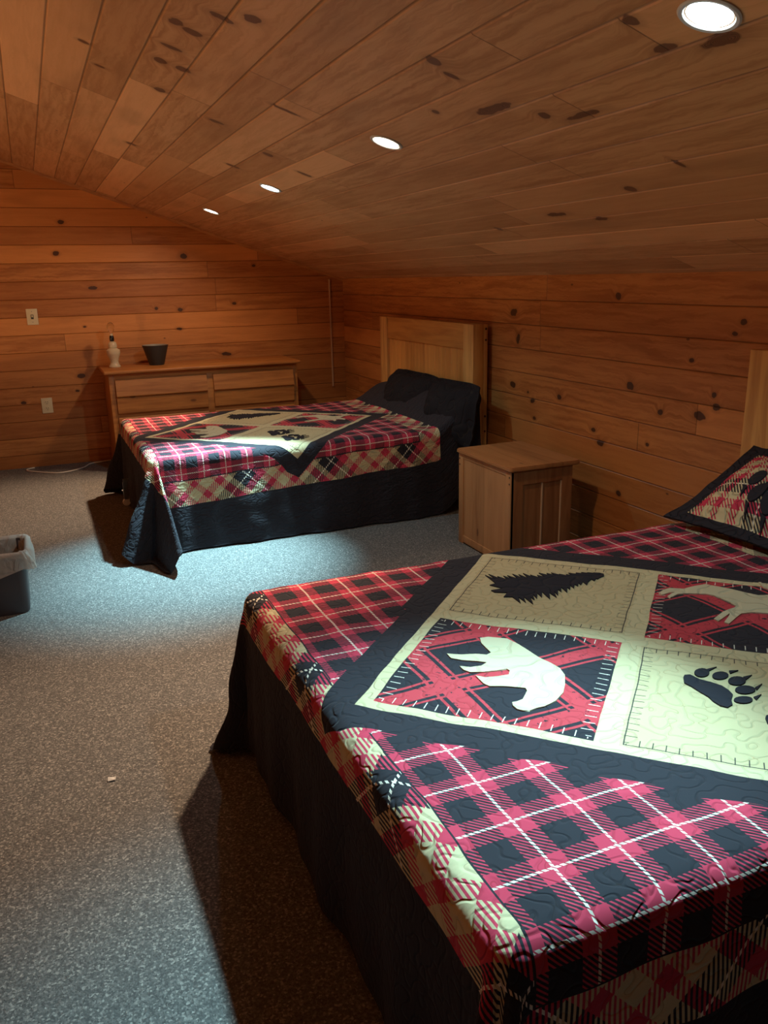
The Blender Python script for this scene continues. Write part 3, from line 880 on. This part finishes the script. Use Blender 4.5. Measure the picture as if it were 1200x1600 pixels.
for y, z in ((Y0 + .012, .50), (Y0 + .012, .465), (Y1 - .012, .50), (Y1 - .012, .465)):
    bm = bmesh.new(); lathe(bm, [(0.0, 0.0015), (0.005, 0.001), (0.006, -0.003)], n=12, M=Matrix.Translation((X0 - .0005, y, z)) @ Matrix.Rotation(-PI / 2, 4, 'Y'))
    link('peg', bm, M_peg, sp, smooth=True)
bm = bmesh.new(); box(bm, X1 - .035, X1 - .01, Y0 + .02, Y1 - .01, 0, .533, .002); box(bm, X0 + .02, X1 - .035, Y1 - .02, Y1 - .005, 0, .533, .002)
box(bm, X0 + .02, X1 - .035, Y0 + .02, Y1 - .02, .03, .05)
link('carcass', bm, M_nsd, cab, smooth=True)
door = bmesh.new()                                  # framed door towards the camera
fy = Y0 - .0
def bx3(x0, x1, z0, z1, y0=fy, y1=fy + .02, b=.0025): box(door, x0, x1, y0, y1, z0, z1, b)
bx3(X0 + .004, X0 + .075, 0.02, .530); bx3(X1 - .085, X1 - .022, 0.02, .530)
bx3(X0 + .075, X1 - .085, .455, .530); bx3(X0 + .075, X1 - .085, .02, .085)
box(door, X0 + .07, X1 - .08, fy + .010, fy + .018, .08, .46)
link('door', door, M_nsd, cab, smooth=True)
bm = bmesh.new(); xm = (X0 + .075 + X1 - .085) / 2
box(bm, xm - .004, xm + .004, fy + .003, fy + .012, .085, .455, .002)
box(bm, X1 - .091, X1 - .085, fy + .003, fy + .012, .085, .455, .002)
tag(link('bead', bm, M_trim, cab), 'pale thin bead')

# ------------------------------------------------------------------ dresser
dr = thing('dresser', 'long low pine dresser against the far wall behind the far bed', 'dresser', (1.30, 7.16, 0))
ox, oy = 1.30, 7.16
def dbox(name, mat, x0, x1, y0, y1, z0, z1, b=.003, par=None): return boxo(name, mat, par or dr, x0 - ox, x1 - ox, y0 - oy, y1 - oy, z0, z1, b)
bm = bmesh.new(); box(bm, .485 - ox, 2.105 - ox, 6.84 - oy, 7.45 - oy, .800, .826, .009, 3)
link('top', bm, M_dtop, dr, smooth=True)
dbox('side_panel', M_dup, .520, .545, 6.905, 7.44, 0, .800)
dbox('side_panel', M_dup, 2.055, 2.080, 6.905, 7.44, 0, .800)
dbox('back_panel', M_dup, .545, 2.055, 7.42, 7.44, .02, .800)
bm = bmesh.new()
for a, b, c, d in ((.520, .562, 0, .800), (2.045, 2.082, 0, .800), (1.298, 1.345, .06, .760), (.562, 2.045, .760, .800), (.562, 2.045, .06, .10)):
    box(bm, a - ox, b - ox, 6.89 - oy, 6.91 - oy, c, d, .002)
box(bm, .562 - ox, 2.045 - ox, 6.895 - oy, 6.91 - oy, .10, .76)
link('face_frame', bm, M_dtop, dr, smooth=True)
def drawer(x0, x1, z0, z1):
    zm = (z0 + z1) / 2
    bm = bmesh.new(); y = 6.89
    # two-board drawer front: upper board leans out to a finger lip over the lower one
    prof = [(y - .001, z0), (y - .018, z0 + .004), (y - .020, z0 + .01), (y - .020, zm - .010), (y - .012, zm - .004), (y - .012, zm + .001), (y - .032, zm + .004),
            (y - .033, zm + .010), (y - .018, z1 - .006), (y - .014, z1), (y - .001, z1)]
    skin(bm, [(x0 - ox, py - oy, z) for py, z in prof], [(x1 - ox, py - oy, z) for py, z in prof])
    for xx in (x0, x1): bm.faces.new([bm.verts.new((xx - ox, py - oy, z)) for py, z in prof])
    bmesh.ops.remove_doubles(bm, verts=bm.verts[:], dist=1e-5)
    link('drawer', bm, M_dtop, dr)
for z0, z1 in ((.478, .752), (.165, .448)):
    drawer(.566, 1.294, z0, z1); drawer(1.349, 2.041, z0, z1)

# ------------------------------------------------------------------ lamp base and bucket on the dresser
tl = thing('table_lamp', 'cream ceramic table lamp base with bare bulb and no shade on the dresser', 'lamp', (.605, 7.20, .826))
bm = bmesh.new()
lathe(bm, [(0, 0), (.047, 0), (.049, .008), (.040, .020), (.034, .035), (.034, .05), (.040, .075), (.051, .10), (.056, .120), (.054, .138),
           (.040, .150), (.029, .156), (.034, .160), (.035, .178), (.033, .192), (.026, .204), (.012, .210), (0, .211)])
link('base', bm, M_ceramic, tl, smooth=True)
bm = bmesh.new(); lathe(bm, [(.010, .209), (.016, .212), (.019, .222), (.018, .245), (.014, .256), (0, .257)])
link('socket', bm, M_blackp, tl, smooth=True)
bm = bmesh.new(); lathe(bm, [(.011, .255), (.012, .272), (0, .274)], n=20)
sk = link('candle_sleeve', bm, M_ceramic, tl, smooth=True)
bm = bmesh.new()
lathe(bm, [(.011, .272), (.014, .280), (.024, .300), (.030, .320), (.029, .338), (.020, .354), (.008, .361), (0, .362)], n=28)
link('bulb', bm, M_glass, tl, smooth=True)
bk = thing('bucket', 'small charcoal tapered bucket standing on the dresser', 'bucket', (.945, 7.19, .826))
bm = bmesh.new(); lathe(bm, [(0, 0), (.060, 0), (.062, .003), (.105, .158), (.108, .160), (.108, .164), (.104, .165)])
link('body', bm, M_bucket, bk, smooth=True)
bm = bmesh.new(); lathe(bm, [(.104, .165), (.1015, .160), (.059, .006), (0, .006)])
tag(link('lining', bm, M_bucket_in, bk, smooth=True), 'pale grey inside')

# ------------------------------------------------------------------ wall plates
def plate(name, x, z, label, cat, kind):
    root = thing(name, label, cat, (x, YF, z))
    bm = bmesh.new(); box(bm, -.043, .043, -.007, 0, -.064, .064, .003); link('cover_plate', bm, M_ivory, root, smooth=True)
    bm = bmesh.new()
    if kind == 'switch':
        box(bm, -.006, .006, -.018, -.006, -.004, .014, .002); link('toggle', bm, M_ivory, root, smooth=True)
        bm = bmesh.new(); box(bm, -.010, .010, -.0078, -.006, -.018, .018, 0); link('slot', bm, M_slot, root)
        for z_ in (.042, -.042):
            bm = bmesh.new(); lathe(bm, [(0, .001), (.0035, 0), (.004, -.002)], n=10, M=Matrix.Translation((0, -.0072, z_)) @ Matrix.Rotation(PI / 2, 4, 'X'))
            link('screw', bm, M_steel, root)
    else:
        for z_ in (.026, -.026):
            b2 = bmesh.new(); lathe(b2, [(0, .0022), (.017, .002), (.0185, 0)], n=28, M=Matrix.Translation((0, -.007, z_)) @ Matrix.Rotation(PI / 2, 4, 'X'))
            so = link('socket', b2, M_ivory, root, smooth=True)
            b3 = bmesh.new()
            for dx in (-.007, .007): box(b3, dx - .0015, dx + .0015, -.0098, -.009, z_ - .001, z_ + .010)
            box(b3, -.003, .003, -.0098, -.009, z_ - .011, z_ - .006)
            link('slot', b3, M_slot, so)
plate('light_switch', .024, 1.245, 'ivory light switch plate high on the far board wall', 'light switch', 'switch')
plate('power_outlet', .047, .515, 'ivory double power outlet low on the far wall, left of the dresser', 'power outlet', 'outlet')

# ------------------------------------------------------------------ waste bin with liner
wb = thing('waste_bin', 'brown-grey waste bin on the carpet at the left edge with a clear bag liner', 'bin', (-.325, 4.12, 0))
def rring(hx, hy, r, z, n=10, dx=0.0):
    out = []
    for cx, cy, a0 in ((hx - r, hy - r, 0), (-hx + r, hy - r, 90), (-hx + r, -hy + r, 180), (hx - r, -hy + r, 270)):
        for k in range(n + 1):
            t = math.radians(a0 + 90 * k / n); out.append(Vector((cx + r * math.cos(t) + dx, cy + r * math.sin(t), z)))
    return out
def loft(bm, rings, cap0=False, cap1=False):
    R_ = [[bm.verts.new(p) for p in r] for r in rings]
    for A, B in zip(R_, R_[1:]):
        m_ = len(A)
        for k in range(m_): bm.faces.new((A[k], A[(k + 1) % m_], B[(k + 1) % m_], B[k]))
    if cap0: bm.faces.new(R_[0][::-1])
    if cap1: bm.faces.new(R_[-1])
bm = bmesh.new()
loft(bm, [rring(.140, .115, .03, .004), rring(.150, .125, .032, .0), rring(.155, .130, .035, .01), rring(.168, .143, .038, .285), rring(.174, .149, .04, .290), rring(.174, .149, .04, .298),
          rring(.164, .139, .036, .298), rring(.150, .125, .03, .012)], True, True)
link('body', bm, M_bin, wb, smooth=True)
bm = bmesh.new(); rings = []
for q, (off, z) in enumerate([(-.022, .16), (-.014, .24), (-.006, .295), (.000, .310), (.008, .312), (.014, .300), (.017, .27), (.020, .235), (.024, .205)]):
    rg = rring(.170 + off, .145 + off, .04, z, 16)
    out = []
    N_ = len(rg)
    for k, p in enumerate(rg):
        ang = 2 * PI * k / N_
        d = Vector((p.x, p.y, 0)).normalized()
        rp = noise.noise(Vector((math.cos(ang) * 3.5, math.sin(ang) * 3.5, q * .35)))
        rp2 = noise.noise(Vector((math.cos(ang) * 9, math.sin(ang) * 9, q * .5 + 3)))
        amp = .006 + .010 * abs(q - 3.5) / 4
        z2 = p.z + .010 * rp2 * (1 if q in (3, 4) else .4)
        if q > 5:      # hem drops lower towards the front left, rides up at the right corner
            low = sm(-p.x, -.12, .12)
            z2 -= (q - 5) * .022 * low * (1 if p.y < 0 else .5)
            z2 += (q - 5) * .008 * (1 - low)
            if p.x > .12 and p.y < 0: d *= 2.2
        out.append(Vector((p.x, p.y, z2)) + d * (amp * (rp + .55 * rp2) + (.004 if q > 4 else 0)))
    rings.append(out)
loft(bm, rings)
tag(link('liner', bm, M_liner, wb, smooth=True, sharp=180), 'crumpled clear plastic bag folded over the rim')

# ------------------------------------------------------------------ cord and scrap
def spline(P, n=10):
    P = [Vector(p) for p in P]; out = []
    for i in range(len(P) - 1):
        p0 = P[max(i - 1, 0)]; p1 = P[i]; p2 = P[i + 1]; p3 = P[min(i + 2, len(P) - 1)]
        for k in range(n):
            t = k / n
            out.append(.5 * ((2 * p1) + (p2 - p0) * t + (2 * p0 - 5 * p1 + 4 * p2 - p3) * t * t + (3 * p1 - p0 - 3 * p2 + p3) * t ** 3))
    out.append(P[-1]); return out
bm = bmesh.new()
tube(bm, spline([(.50, 7.40, .006), (.42, 7.38, .006), (.33, 7.34, .006), (.27, 7.22, .006), (.18, 7.13, .006), (.08, 7.09, .006), (0, 7.13, .006), (-.10, 7.22, .006), (-.17, 7.30, .006), (-.175, 7.36, .006), (-.12, 7.40, .006)]), .0055)
tag(link('white_cable', bm, M_cord, smooth=True), 'thin white power cord lying on the carpet left of the dresser', 'cable')
bm = bmesh.new()
vs = [bm.verts.new(p) for p in ((-.012, -.006, .002), (.011, -.008, .004), (.014, .003, .008), (.003, .007, .005), (-.010, .006, .009))]
f = bm.faces.new(vs); r_ = bmesh.ops.extrude_face_region(bm, geom=[f])
for g in r_['geom']:
    if isinstance(g, bmesh.types.BMVert): g.co.z += .002
tag(link('paper_scrap', bm, M_paper, loc=(.055, 2.40, 0)), 'tiny white paper scrap on the open carpet', 'scrap')
